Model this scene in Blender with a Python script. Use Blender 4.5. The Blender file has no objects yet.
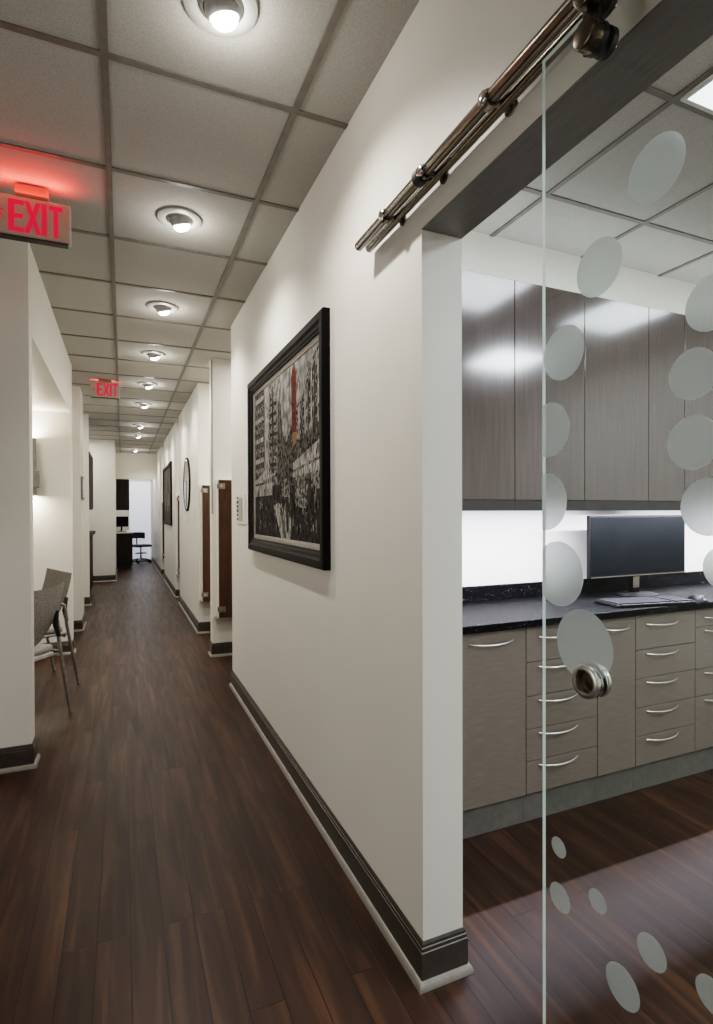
import bpy, bmesh, math, random
from math import sin, cos, pi, radians, sqrt, atan2
from mathutils import Vector, Matrix
random.seed(7)
SC = bpy.context.scene
COL = SC.collection

# ------------------------------------------------------------------ materials
def lin(c):
    return tuple(((x/255)/12.92 if x/255 <= .04045 else ((x/255+.055)/1.055)**2.4) for x in c)

def newmat(name):
    m = bpy.data.materials.new(name); m.use_nodes = True
    nt = m.node_tree; b = nt.nodes['Principled BSDF']
    return m, nt, b

def N(nt, t, **kw):
    n = nt.nodes.new(t)
    for k, v in kw.items(): setattr(n, k, v)
    return n

def ramp(nt, stops, interp='LINEAR'):
    r = N(nt, 'ShaderNodeValToRGB'); cr = r.color_ramp; cr.interpolation = interp
    while len(cr.elements) > len(stops): cr.elements.remove(cr.elements[-1])
    while len(cr.elements) < len(stops): cr.elements.new(.5)
    for e, (p, c) in zip(cr.elements, stops):
        e.position = p; e.color = (c[0], c[1], c[2], 1)
    return r

def noisy(name, c1, c2, scale=8, rough=.5, metal=0, bump=0, bscale=200, stretch=(1, 1, 1), detail=4, coat=0, spec=.5, lo=.35, hi=.65, space='Object', rough_var=0):
    m, nt, b = newmat(name)
    tc = N(nt, 'ShaderNodeTexCoord'); mp = N(nt, 'ShaderNodeMapping'); mp.inputs['Scale'].default_value = stretch
    if space == 'World':
        g = N(nt, 'ShaderNodeNewGeometry'); nt.links.new(g.outputs['Position'], mp.inputs[0])
    else:
        nt.links.new(tc.outputs['Object'], mp.inputs[0])
    n = N(nt, 'ShaderNodeTexNoise'); n.inputs['Scale'].default_value = scale; n.inputs['Detail'].default_value = detail
    nt.links.new(mp.outputs[0], n.inputs['Vector'])
    r = ramp(nt, [(lo, c1), (hi, c2)]); nt.links.new(n.outputs['Fac'], r.inputs[0])
    nt.links.new(r.outputs[0], b.inputs['Base Color'])
    b.inputs['Roughness'].default_value = rough; b.inputs['Metallic'].default_value = metal
    b.inputs['Specular IOR Level'].default_value = spec
    b.inputs['Coat Weight'].default_value = coat; b.inputs['Coat Roughness'].default_value = .08
    if bump:
        n2 = N(nt, 'ShaderNodeTexNoise'); n2.inputs['Scale'].default_value = bscale; n2.inputs['Detail'].default_value = 3
        nt.links.new(mp.outputs[0], n2.inputs['Vector'])
        bp = N(nt, 'ShaderNodeBump'); bp.inputs['Strength'].default_value = bump; bp.inputs['Distance'].default_value = .003
        nt.links.new(n2.outputs['Fac'], bp.inputs['Height']); nt.links.new(bp.outputs[0], b.inputs['Normal'])
    return m

def sc(c, k): return tuple(x*k for x in c)

def emis(name, c, s, base=None):
    m, nt, b = newmat(name)
    # a faint noise keeps the lit face from being perfectly flat
    n = N(nt, 'ShaderNodeTexNoise'); n.inputs['Scale'].default_value = 30
    r = ramp(nt, [(.3, sc(c, .94)), (.7, c)]); nt.links.new(n.outputs['Fac'], r.inputs[0])
    nt.links.new(r.outputs[0], b.inputs['Emission Color'])
    b.inputs['Base Color'].default_value = (*(base or c), 1)
    b.inputs['Emission Strength'].default_value = s
    return m

PAINT = lin((226, 222, 213))
M = {}
M['paint'] = noisy('wall paint', sc(PAINT, .97), PAINT, 3, .42, bump=.05, bscale=350, spec=.35, space='World')
M['soffit_shade'] = noisy('painted soffit shade', lin((112, 109, 104)), lin((124, 121, 116)), 30, .45, stretch=(8, .4, 1), space='World')  # shade under the door header, put into a darker colour
M['tile'] = noisy('ceiling tile', lin((168, 164, 157)), lin((184, 180, 173)), 160, .95, bump=.25, bscale=260, spec=.1, space='World')
M['grid'] = noisy('ceiling grid', lin((104, 98, 90)), lin((116, 110, 101)), 20, .5, space='World')
M['base'] = noisy('baseboard rubber', lin((56, 50, 44)), lin((66, 59, 52)), 40, .4, space='World')
M['shoe'] = noisy('shoe moulding', lin((128, 123, 115)), lin((140, 135, 127)), 40, .3, space='World')
M['steel'] = noisy('brushed steel', lin((150, 142, 130)), lin((176, 168, 156)), 30, .28, 1, stretch=(1, 40, 40))
M['bronze'] = noisy('dark steel', lin((98, 88, 76)), lin((118, 107, 93)), 30, .25, 1, stretch=(40, 1, 40), space='World')
M['chrome'] = noisy('chrome', lin((205, 203, 198)), lin((225, 223, 218)), 20, .12, 1)
M['satin'] = noisy('satin nickel handle', lin((196, 194, 188)), lin((214, 212, 206)), 60, .3, 1)
M['rubber'] = noisy('black rubber', lin((24, 23, 22)), lin((34, 33, 31)), 60, .55)
M['black'] = noisy('black lacquer', lin((10, 9, 8)), lin((15, 13, 12)), 30, .5, stretch=(1, 8, 8), spec=.08)
M['plastic_w'] = noisy('white plastic', lin((214, 212, 205)), lin((222, 220, 213)), 20, .35)
M['plastic_g'] = noisy('grey plastic', lin((150, 149, 144)), lin((160, 159, 154)), 20, .35)
M['plastic_k'] = noisy('black plastic', lin((12, 12, 13)), lin((18, 18, 20)), 40, .45, spec=.15)
M['screen'] = noisy('dark screen', lin((13, 15, 16)), lin((16, 18, 19)), 6, .4, spec=.03)
M['mirror'] = noisy('mirror glass', lin((215, 222, 220)), lin((222, 228, 226)), 4, .02, 1)
M['white_lam'] = noisy('white laminate', lin((222, 219, 210)), lin((228, 225, 216)), 20, .35)
M['brown'] = noisy('brown wood veneer', lin((44, 23, 8)), lin((70, 39, 14)), 14, .35, stretch=(6, 6, .5), detail=6)
M['upper'] = noisy('glossy taupe lacquer', lin((76, 68, 64)), lin((86, 77, 73)), 60, .14, stretch=(1, 1, .06), spec=.6, coat=.25)
M['lower'] = noisy('taupe laminate', lin((100, 92, 83)), lin((111, 102, 92)), 40, .38, stretch=(.3, 1, 4), detail=6)
M['carcass'] = noisy('dark cabinet carcass', lin((38, 36, 34)), lin((46, 44, 41)), 20, .5)
M['toe'] = noisy('plinth laminate', lin((84, 82, 77)), lin((94, 92, 86)), 30, .4)
M['darkwood'] = noisy('dark espresso laminate', lin((38, 34, 30)), lin((48, 43, 38)), 12, .6, stretch=(4, 4, .4), spec=.06)
M['fabric'] = noisy('grey tweed', lin((116, 111, 106)), lin((184, 178, 170)), 130, .9, bump=.4, bscale=180, spec=.15, lo=.3, hi=.7)
M['legmetal'] = noisy('chair leg metal', lin((122, 117, 112)), lin((140, 135, 130)), 30, .4, .6)
M['seatrim'] = noisy('pale seat shell', lin((176, 172, 166)), lin((186, 182, 176)), 30, .5)
M['navy'] = noisy('dark navy vinyl', lin((28, 31, 42)), lin((36, 40, 54)), 30, .4)
M['sconce'] = noisy('grey sconce metal', lin((112, 110, 106)), lin((122, 120, 116)), 30, .5, .1)
M['lamp'] = emis('lit lamp', (1.0, .97, .90), 22)
M['troffer'] = emis('lit diffuser', (.93, .97, 1.0), 3.2)
M['led'] = emis('undercabinet led', (.86, .93, 1.0), 5)
M['exitred'] = emis('exit red', (.80, .010, .045), .72, (.5, .02, .04))
M['exitface'] = noisy('exit sign face', lin((166, 161, 146)), lin((176, 171, 156)), 20, .4)
M['canopy'] = emis('canopy with painted red glow', (.9, .10, .04), .12, (.26, .13, .10))  # the sign's red light put into the canopy's colour and emission
M['blind'] = emis('backlit blind', (.72, .77, .95), .62, (.75, .78, .85))

# granite: black with pale flecks
def granite():
    m, nt, b = newmat('black speckled granite')
    g = N(nt, 'ShaderNodeNewGeometry')
    v = N(nt, 'ShaderNodeTexVoronoi'); v.inputs['Scale'].default_value = 120
    nt.links.new(g.outputs['Position'], v.inputs['Vector'])
    n = N(nt, 'ShaderNodeTexNoise'); n.inputs['Scale'].default_value = 90; n.inputs['Detail'].default_value = 5
    nt.links.new(g.outputs['Position'], n.inputs['Vector'])
    r1 = ramp(nt, [(.10, lin((190, 190, 190))), (.22, lin((6, 6, 7)))]); nt.links.new(v.outputs['Distance'], r1.inputs[0])
    r2 = ramp(nt, [(.50, (0, 0, 0)), (.62, (1, 1, 1))]); nt.links.new(n.outputs['Fac'], r2.inputs[0])
    mx = N(nt, 'ShaderNodeMix', data_type='RGBA')
    nt.links.new(r2.outputs[0], mx.inputs[0]); mx.inputs[6].default_value = (*lin((8, 8, 9)), 1)
    nt.links.new(r1.outputs[0], mx.inputs[7]); nt.links.new(mx.outputs[2], b.inputs['Base Color'])
    b.inputs['Roughness'].default_value = .5; b.inputs['Specular IOR Level'].default_value = .06
    return m
M['granite'] = granite()

# wood plank floor, boards 0.1 m wide running along Y
def floor_mat():
    m, nt, b = newmat('dark walnut plank floor')
    g = N(nt, 'ShaderNodeNewGeometry')
    sp = N(nt, 'ShaderNodeSeparateXYZ'); nt.links.new(g.outputs['Position'], sp.inputs[0])
    ad = N(nt, 'ShaderNodeMath', operation='ADD'); ad.inputs[1].default_value = 20.078; nt.links.new(sp.outputs[0], ad.inputs[0])
    ay = N(nt, 'ShaderNodeMath', operation='ADD'); ay.inputs[1].default_value = 30.3; nt.links.new(sp.outputs[1], ay.inputs[0])
    cb = N(nt, 'ShaderNodeCombineXYZ'); nt.links.new(ay.outputs[0], cb.inputs[0]); nt.links.new(ad.outputs[0], cb.inputs[1])
    br = N(nt, 'ShaderNodeTexBrick'); br.offset = .37; br.offset_frequency = 3; br.squash = 1
    br.inputs['Scale'].default_value = 1; br.inputs['Brick Width'].default_value = 1.15; br.inputs['Row Height'].default_value = .0985
    br.inputs['Mortar Size'].default_value = .0017; br.inputs['Mortar Smooth'].default_value = .3; br.inputs['Bias'].default_value = 0
    br.inputs['Color1'].default_value = (0, 0, 0, 1); br.inputs['Color2'].default_value = (1, 1, 1, 1); br.inputs['Mortar'].default_value = (.5, .5, .5, 1)
    nt.links.new(cb.outputs[0], br.inputs['Vector'])
    # grain stretched along the boards, shifted per board
    off = N(nt, 'ShaderNodeVectorMath', operation='MULTIPLY_ADD'); off.inputs[1].default_value = (7, 3, 5)
    nt.links.new(br.outputs['Color'], off.inputs[0])
    st = N(nt, 'ShaderNodeVectorMath', operation='MULTIPLY'); st.inputs[1].default_value = (1.1, 14, 1)
    nt.links.new(cb.outputs[0], st.inputs[0]); nt.links.new(st.outputs[0], off.inputs[2])
    n = N(nt, 'ShaderNodeTexNoise'); n.inputs['Scale'].default_value = 1.6; n.inputs['Detail'].default_value = 7; n.inputs['Distortion'].default_value = .5
    nt.links.new(off.outputs[0], n.inputs['Vector'])
    r = ramp(nt, [(.25, lin((32, 19, 12))), (.52, lin((48, 31, 20))), (.80, lin((80, 54, 36)))]); nt.links.new(n.outputs['Fac'], r.inputs[0])
    tone = ramp(nt, [(0, (.72, .71, .70)), (1, (1.15, 1.13, 1.1))]); nt.links.new(br.outputs['Color'], tone.inputs[0])
    mu = N(nt, 'ShaderNodeMix', data_type='RGBA', blend_type='MULTIPLY'); mu.inputs[0].default_value = 1
    nt.links.new(r.outputs[0], mu.inputs[6]); nt.links.new(tone.outputs[0], mu.inputs[7])
    mo = N(nt, 'ShaderNodeMix', data_type='RGBA'); nt.links.new(br.outputs['Fac'], mo.inputs[0])
    nt.links.new(mu.outputs[2], mo.inputs[6]); mo.inputs[7].default_value = (*lin((14, 8, 5)), 1)
    nt.links.new(mo.outputs[2], b.inputs['Base Color'])
    rr = ramp(nt, [(.3, (.42, .42, .42)), (.7, (.34, .34, .34))]); nt.links.new(n.outputs['Fac'], rr.inputs[0])
    nt.links.new(rr.outputs[0], b.inputs['Roughness']); b.inputs['Specular IOR Level'].default_value = .26
    bp = N(nt, 'ShaderNodeBump'); bp.inputs['Strength'].default_value = .35; bp.inputs['Distance'].default_value = .0015; bp.invert = True
    nt.links.new(br.outputs['Fac'], bp.inputs['Height'])
    bp2 = N(nt, 'ShaderNodeBump'); bp2.inputs['Strength'].default_value = .12; bp2.inputs['Distance'].default_value = .001
    nt.links.new(n.outputs['Fac'], bp2.inputs['Height']); nt.links.new(bp.outputs[0], bp2.inputs['Normal'])
    nt.links.new(bp2.outputs[0], b.inputs['Normal'])
    return m
M['floor'] = floor_mat()

def glass_mat():
    m, nt, b = newmat('clear door glass'); nt.nodes.remove(b)
    out = nt.nodes['Material Output']
    t = N(nt, 'ShaderNodeBsdfTransparent'); t.inputs[0].default_value = (.965, .98, .972, 1)
    g = N(nt, 'ShaderNodeBsdfGlossy'); g.inputs['Roughness'].default_value = .015; g.inputs['Color'].default_value = (.95, 1, .97, 1)
    f = N(nt, 'ShaderNodeFresnel'); f.inputs[0].default_value = 1.45
    k = N(nt, 'ShaderNodeMath', operation='MULTIPLY'); nt.links.new(f.outputs[0], k.inputs[0])
    gm = N(nt, 'ShaderNodeNewGeometry'); iv = N(nt, 'ShaderNodeMath', operation='MULTIPLY_ADD'); iv.inputs[1].default_value = -.9; iv.inputs[2].default_value = .9
    nt.links.new(gm.outputs['Backfacing'], iv.inputs[0]); nt.links.new(iv.outputs[0], k.inputs[1])
    mx = N(nt, 'ShaderNodeMixShader'); nt.links.new(k.outputs[0], mx.inputs[0])
    nt.links.new(t.outputs[0], mx.inputs[1]); nt.links.new(g.outputs[0], mx.inputs[2]); nt.links.new(mx.outputs[0], out.inputs[0])
    return m
M['glass'] = glass_mat()

def frost_mat():
    m, nt, b = newmat('frosted film dot'); nt.nodes.remove(b)
    out = nt.nodes['Material Output']
    n = N(nt, 'ShaderNodeTexNoise'); n.inputs['Scale'].default_value = 400
    r = ramp(nt, [(.3, (.72, .75, .72)), (.7, (.80, .83, .80))]); nt.links.new(n.outputs['Fac'], r.inputs[0])
    d = N(nt, 'ShaderNodeBsdfDiffuse'); tl = N(nt, 'ShaderNodeBsdfTranslucent'); t = N(nt, 'ShaderNodeBsdfRefraction')
    t.inputs['Roughness'].default_value = .40; t.inputs['IOR'].default_value = 1.15; t.inputs['Color'].default_value = (.93, .95, .94, 1)
    nt.links.new(r.outputs[0], d.inputs[0]); nt.links.new(r.outputs[0], tl.inputs[0])
    a = N(nt, 'ShaderNodeMixShader'); a.inputs[0].default_value = .5; nt.links.new(d.outputs[0], a.inputs[1]); nt.links.new(tl.outputs[0], a.inputs[2])
    c = N(nt, 'ShaderNodeMixShader'); c.inputs[0].default_value = .34; nt.links.new(t.outputs[0], c.inputs[1]); nt.links.new(a.outputs[0], c.inputs[2])
    nt.links.new(c.outputs[0], out.inputs[0])
    return m
M['frost'] = frost_mat()
M['glassedge'] = emis('polished glass edge', (.80, .90, .85), .10, lin((200, 215, 206)))  # slight emission stands in for light caught along the edge

# charcoal-drawing tones for the wall art
def sketch(name, c1, c2, st, scale=30):
    return noisy(name, lin(c1), lin(c2), scale, .75, stretch=st, detail=8, lo=.40, hi=.60, space='World', spec=.05)
M['art_sky'] = sketch('art sky', (84, 82, 78), (146, 143, 136), (1, 3, 2), 9)
M['art_dark'] = sketch('art dark', (16, 15, 14), (92, 88, 82), (1, 2, 1.6), 26)
M['art_black'] = sketch('art black', (8, 8, 8), (64, 61, 57), (1, 4, .8), 22)
M['art_mid'] = sketch('art mid', (26, 25, 23), (136, 132, 124), (1, 2, 2), 24)
M['art_light'] = sketch('art light', (92, 89, 84), (172, 168, 160), (1, 3, 1), 18)
M['art_red'] = sketch('art red', (54, 24, 18), (104, 50, 40), (1, 4, 1), 40)
M['art_ochre'] = sketch('art ochre', (84, 62, 36), (140, 112, 78), (1, 4, 3), 50)
M['liner'] = noisy('pale frame liner', lin((104, 97, 89)), lin((124, 116, 107)), 40, .4, stretch=(1, .2, 4))

# ------------------------------------------------------------------ mesh builder
class MB:
    def __init__(s): s.bm = bmesh.new(); s.mats = []
    def mi(s, m):
        if m is None: return 0
        if m not in s.mats: s.mats.append(m)
        return s.mats.index(m)
    def _fin(s, faces, m, smooth=False):
        i = s.mi(m)
        for f in faces: f.material_index = i; f.smooth = smooth
    def box(s, x0, x1, y0, y1, z0, z1, m=None, bev=0, seg=2, mat=None):
        r = bmesh.ops.create_cube(s.bm, size=1); vs = r['verts']
        T = Matrix.Translation(((x0+x1)/2, (y0+y1)/2, (z0+z1)/2)) @ Matrix.Diagonal((abs(x1-x0), abs(y1-y0), abs(z1-z0), 1))
        bmesh.ops.transform(s.bm, matrix=T, verts=vs)
        fs = set(f for v in vs for f in v.link_faces)
        if bev:
            es = list(set(e for v in vs for e in v.link_edges))
            g = bmesh.ops.bevel(s.bm, geom=es, offset=bev, segments=seg, affect='EDGES', profile=.5)
            vs = list(set(v for f in g['faces'] for v in f.verts) | set(v for v in vs if v.is_valid))
            fs = set(f for v in vs for f in v.link_faces)
        if mat is not None: bmesh.ops.transform(s.bm, matrix=mat, verts=[v for v in set(v for f in fs for v in f.verts)])
        s._fin(fs, m); return s
    def poly(s, pts, m=None):
        f = s.bm.faces.new([s.bm.verts.new(p) for p in pts]); s._fin([f], m); return s
    def prism(s, pts, ext, m=None):
        """closed polygon (3-D points) extruded by vector ext"""
        a = [s.bm.verts.new(p) for p in pts]; e = Vector(ext); b = [s.bm.verts.new(Vector(p)+e) for p in pts]
        fs = [s.bm.faces.new(a[::-1]), s.bm.faces.new(b)]
        n = len(a)
        for i in range(n): fs.append(s.bm.faces.new((a[i], a[(i+1) % n], b[(i+1) % n], b[i])))
        s._fin(fs, m); return s
    def tube(s, path, r, m=None, n=12, caps=True):
        P = [Vector(p) for p in path]; R = r if isinstance(r, (list, tuple)) else [r]*len(P)
        rings = []; up = None
        for i, p in enumerate(P):
            t = (P[min(i+1, len(P)-1)]-P[max(i-1, 0)]).normalized()
            if up is None:
                up = Vector((0, 0, 1)) if abs(t.z) < .9 else Vector((1, 0, 0))
            u = (up - t*up.dot(t)).normalized(); w = t.cross(u); up = u
            rings.append([s.bm.verts.new(p + (u*cos(2*pi*k/n)+w*sin(2*pi*k/n))*R[i]) for k in range(n)])
        fs = []
        for a, b in zip(rings, rings[1:]):
            for k in range(n): fs.append(s.bm.faces.new((a[k], a[(k+1) % n], b[(k+1) % n], b[k])))
        s._fin(fs, m, True)
        if caps: s._fin([s.bm.faces.new(rings[0][::-1]), s.bm.faces.new(rings[-1])], m)
        return s
    def lathe(s, prof, T, m=None, n=32, close=False):
        """profile [(r,h)] about local +Z, placed by matrix T"""
        rings = []
        for r, h in prof:
            if r < 1e-6: rings.append([s.bm.verts.new(T @ Vector((0, 0, h)))])
            else: rings.append([s.bm.verts.new(T @ Vector((r*cos(2*pi*k/n), r*sin(2*pi*k/n), h))) for k in range(n)])
        fs = []; pr = list(zip(rings, rings[1:]))
        if close: pr.append((rings[-1], rings[0]))
        for a, b in pr:
            for k in range(n):
                k2 = (k+1) % n
                if len(a) == 1 and len(b) == 1: continue
                if len(a) == 1: fs.append(s.bm.faces.new((a[0], b[k2], b[k])))
                elif len(b) == 1: fs.append(s.bm.faces.new((a[k], a[k2], b[0])))
                else: fs.append(s.bm.faces.new((a[k], a[k2], b[k2], b[k])))
        s._fin(fs, m, True); return s
    def grid(s, pts, m=None, thick=0):
        """rows of points -> smooth sheet, optionally thickened along normals"""
        V = [[s.bm.verts.new(p) for p in row] for row in pts]; fs = []
        for a, b in zip(V, V[1:]):
            for k in range(len(a)-1): fs.append(s.bm.faces.new((a[k], a[k+1], b[k+1], b[k])))
        s._fin(fs, m, True)
        if thick:
            g = bmesh.ops.solidify(s.bm, geom=fs, thickness=thick)
            s._fin([f for f in g['geom'] if isinstance(f, bmesh.types.BMFace)], m, True)
        return s
    def build(s, name, m=None, parent=None, loc=None, sharp=True):
        bmesh.ops.recalc_face_normals(s.bm, faces=s.bm.faces[:])
        for e in s.bm.edges:
            if len(e.link_faces) == 2 and e.calc_face_angle(0) > radians(40): e.smooth = False
        me = bpy.data.meshes.new(name)
        if m is not None and not s.mats: s.mats = [m]
        s.bm.to_mesh(me); s.bm.free()
        for x in s.mats: me.materials.append(x)
        if sharp:
            pass
        o = bpy.data.objects.new(name, me); COL.objects.link(o)
        if parent is not None: o.parent = parent
        if loc: o.location = loc
        return o

def tag(o, label, cat, group=None):
    o['label'] = label; o['category'] = cat
    if group: o['group'] = group
    return o
def thing(name, label, cat, loc=(0, 0, 0), rz=0, group=None):
    o = bpy.data.objects.new(name, None); COL.objects.link(o); o.empty_display_size = .1
    o.location = loc; o.rotation_euler = (0, 0, rz)
    return tag(o, label, cat, group)
def struct(name, mb, m=None, parent=None):
    o = mb.build(name, m, parent)
    if parent is None: o['kind'] = 'structure'
    return o
def dup(root, loc, rz=None, label=None):
    r = root.copy(); COL.objects.link(r); r.location = loc
    if rz is not None: r.rotation_euler = (0, 0, rz)
    if label: r['label'] = label
    for ch in list(root.children):
        c = ch.copy(); COL.objects.link(c); c.parent = r
        for g in list(ch.children):
            d = g.copy(); COL.objects.link(d); d.parent = c
    return r
BX = lambda *a, **k: MB().box(*a, **k)

CH = 2.814          # ceiling height
XR, XL = .787, -.455  # the corridor's two wall planes
# ------------------------------------------------------------------ room shell
struct('floor', BX(-2.4, 4.5, -2.1, 17, -.1, 0), M['floor'])

def ceiling(x0, x1, y0, y1, gx, gy, px, py, holes=()):
    b = MB(); b.box(x0, x1, y0, y1, CH+.006, CH+.08, M['tile'])
    k = math.ceil((x0-gx)/px)
    while gx+k*px < x1:
        X = gx+k*px; b.box(X-.012, X+.012, y0, y1, CH, CH+.0055, M['grid']); k += 1
    k = math.ceil((y0-gy)/py)
    while gy+k*py < y1:
        Y = gy+k*py; b.box(x0, x1, Y-.012, Y+.012, CH+.0004, CH+.0059, M['grid']); k += 1
    return struct('ceiling', b)
ceiling(-2.3, .90, -2.1, 17, -.0454, 1.92, .629, .6225)
ceiling(.90, 4.5, -2.1, 2.46, 1.80, 1.345, .63, .63)
ceiling(.90, 2.4, 2.46, 17, -.0454+.629*2, 1.92, .629, .6225)

# right-hand corridor wall with the sliding-door opening
b = MB()
b.box(XR, .922, 1.362, 4.33, 0, CH+.02)
b.box(XR, .922, .2, 1.362, 2.168, CH+.02)
b.box(XR, .922, -2.1, .2, 0, CH+.02)
struct('wall_right', b, M['paint'])
struct('wall_right', BX(.775, 2.3, 5.28, 5.41, 0, CH+.02), M['paint'])
b = MB(); b.box(.785, .922, 6.36, 8.62, 0, CH+.02); b.box(.922, 2.3, 6.36, 6.48, 0, CH+.02)
struct('wall_right', b, M['paint'])
b = MB(); b.box(.785, .922, 9.23, 11.9, 0, CH+.02); b.box(.922, 2.3, 9.23, 9.35, 0, CH+.02)
struct('wall_right', b, M['paint'])
b = MB(); b.box(.775, .922, 12.68, 16.6, 0, CH+.02); b.box(.922, 2.3, 12.68, 12.8, 0, CH+.02)
struct('wall_right', b, M['paint'])
struct('wall_right', BX(2.3, 2.42, 2.5, 16.6, 0, CH+.02), M['paint'])
struct('soffit_shade_1', BX(XR+.001, .921, .21, 1.361, 2.1645, 2.1675), M['soffit_shade'])  # thin strip added to darken the shaded header underside
# laboratory shell
struct('wall_back', BX(.922, 4.5, 2.38, 2.5, 0, CH+.02), M['paint'])
struct('wall_right', BX(4.4, 4.5, -2.1, 2.38, 0, CH+.02), M['paint'])
struct('wall_front', BX(-2.4, 4.5, -2.2, -2.1, 0, CH+.02), M['paint'])
# left-hand side
struct('wall_left', BX(-2.3, XL, 3.37, 3.48, 0, CH+.02), M['paint'])
b = MB(); b.box(-.56, XL, 3.48, 5.95, 2.335, CH+.02); b.box(-2.3, -.56, 3.48, 5.95, 2.335, 2.43)
struct('wall_left', b, M['paint'])
struct('wall_left', BX(-2.3, XL, 5.95, 6.08, 0, CH+.02), M['paint'])
struct('wall_left', BX(-2.3, -.445, 7.05, 7.55, 0, CH+.02), M['paint'])
struct('wall_left', BX(-2.3, -.46, 8.95, 9.07, 0, CH+.02), M['paint'])
struct('wall_left', BX(-2.3, -1.1, 9.07, 11.95, 0, CH+.02), M['paint'])
struct('wall_left', BX(-2.3, -.145, 11.95, 14.3, 0, CH+.02), M['paint'])
struct('wall_left', BX(-2.42, -2.3, -2.1, 16.6, 0, CH+.02), M['paint'])
struct('wall_left', BX(-2.3, -.5, 14.3, 16.6, 0, CH+.02), M['paint'])
struct('wall_back', BX(-.5, .775, 14.3, 14.42, 2.2, CH+.02), M['paint'])
struct('wall_back', BX(-2.4, 2.4, 16.6, 16.72, 0, CH+.02), M['paint'])

# baseboards: profile swept along a polyline with mitred corners
BASEP = [(0, 0), (.011, 0), (.011, .099), (.0085, .101), (.0085, .111), (.006, .113), (.006, .121), (.003, .127), (0, .127)]
SHOEP = [(.0105, 0), (.024, 0), (.0232, .008), (.0205, .0155), (.0165, .0205), (.0105, .0225)]
def sweep(mb, path, prof):
    P = [Vector((x, y, 0)) for x, y in path]; rows = []
    for i, p in enumerate(P):
        d1 = (P[i]-P[i-1]).normalized() if i else None
        d2 = (P[i+1]-P[i]).normalized() if i < len(P)-1 else None
        d1 = d1 or d2; d2 = d2 or d1
        n1 = Vector((d1.y, -d1.x, 0)); n2 = Vector((d2.y, -d2.x, 0))
        n = (n1+n2); n = n/(n.dot(n1))
        rows.append([mb.bm.verts.new(p+n*o+Vector((0, 0, z))) for o, z in prof])
    k = len(prof); fs = []
    for a, c in zip(rows, rows[1:]):
        for j in range(k): fs.append(mb.bm.faces.new((a[j], a[(j+1) % k], c[(j+1) % k], c[j])))
    fs += [mb.bm.faces.new(rows[0]), mb.bm.faces.new(rows[-1][::-1])]
    mb._fin(fs, None); return mb
def baseboard(side, path):      # the board lies to the right of the walking direction
    o = struct('baseboard_'+side, sweep(MB(), path, BASEP), M['base'])
    sweep(MB(), path, SHOEP).build('shoe_moulding', M['shoe'], o)
# right wall pieces: walk so that the corridor is on the right-hand side
baseboard('right', [(.922, 4.33), (XR, 4.33), (XR, 1.362), (.922, 1.362), (.922, 1.885)])
baseboard('right', [(2.3, 5.41), (.775, 5.41), (.775, 5.28), (2.3, 5.28)])
baseboard('right', [(.922, 8.62), (.785, 8.62), (.785, 6.36), (2.3, 6.36)])
baseboard('right', [(.922, 11.9), (.785, 11.9), (.785, 9.23), (2.3, 9.23)])
baseboard('right', [(.775, 16.6), (.775, 12.68), (2.3, 12.68)])
baseboard('left', [(-2.3, 3.37), (XL, 3.37), (XL, 3.48), (-2.3, 3.48)])
baseboard('left', [(-2.3, 5.95), (XL, 5.95), (XL, 6.08), (-2.3, 6.08)])
baseboard('left', [(-2.3, 7.05), (-.445, 7.05), (-.445, 7.55), (-2.3, 7.55)])
baseboard('left', [(-2.3, 8.95), (-.46, 8.95), (-.46, 9.07)])
baseboard('left', [(-1.09, 11.95), (-.145, 11.95), (-.145, 14.3)])

# ------------------------------------------------------------------ sliding glass door and its rail
door = thing('door_1', 'clear sliding glass door with frosted dots and a round finger pull', 'door', (.7045, .2, 0)); door['kind'] = 'structure'
OX, OY = .70, .2
YE = .778
b = MB(); b.box(-.005, .002, -.52, YE-OY, .012, 2.172, M['glass'])
i = b.mi(M['glassedge']); b.bm.faces.ensure_lookup_table(); b.bm.normal_update()
for f in b.bm.faces:
    if abs(f.normal.x) < .5: f.material_index = i
b.build('glass_panel', None, door)
# (y, z, diameter) of the frosted film dots
DOTS = [(.550, 1.847, .091), (.651, 1.749, .090), (.469, 1.629, .072), (.727, 1.634, .093), (.494, 1.543, .069), (.494, 1.452, .073),
        (.473, 1.366, .076), (.770, 1.378, .102), (.739, 1.252, .113), (.682, 1.139, .119), (.761, 1.506, .096), (.452, 1.288, .056),
        (.738, .772, .034), (.735, .685, .048), (.653, .733, .036), (.555, .723, .048), (.605, .633, .062), (.466, .732, .046),
        (.40, 1.72, .09), (.33, 1.55, .08), (.37, 1.43, .07), (.25, 1.66, .10), (.20, 1.40, .09), (.12, 1.56, .08), (.04, 1.46, .10), (-.06, 1.62, .09),
        (-.14, 1.42, .08), (.36, .66, .05), (.24, .72, .04), (.10, .64, .06), (-.05, .70, .05)]
b = MB()
for y, z, d in DOTS:
    n = 48; r = d/2
    pts = [(-.0056, min(y+r*cos(2*pi*k/n), YE)-OY, z+r*sin(2*pi*k/n)) for k in range(n)]
    q = []
    for p in pts:
        if not any((Vector(p)-Vector(o)).length < 1e-5 for o in q): q.append(p)
    # drop points collinear on the clipped edge
    cl = [p for p in q if p[1] > YE-OY-1e-6]
    if len(cl) > 2:
        lo = min(cl, key=lambda p: p[2]); hi = max(cl, key=lambda p: p[2])
        q = [p for p in q if p not in cl or p in (lo, hi)]
    b.prism(q, (.0004, 0, 0))
dd = b.build('dot_decal', M['frost'], door); dd['label'] = 'frosted translucent dots stuck on the glass'
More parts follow.
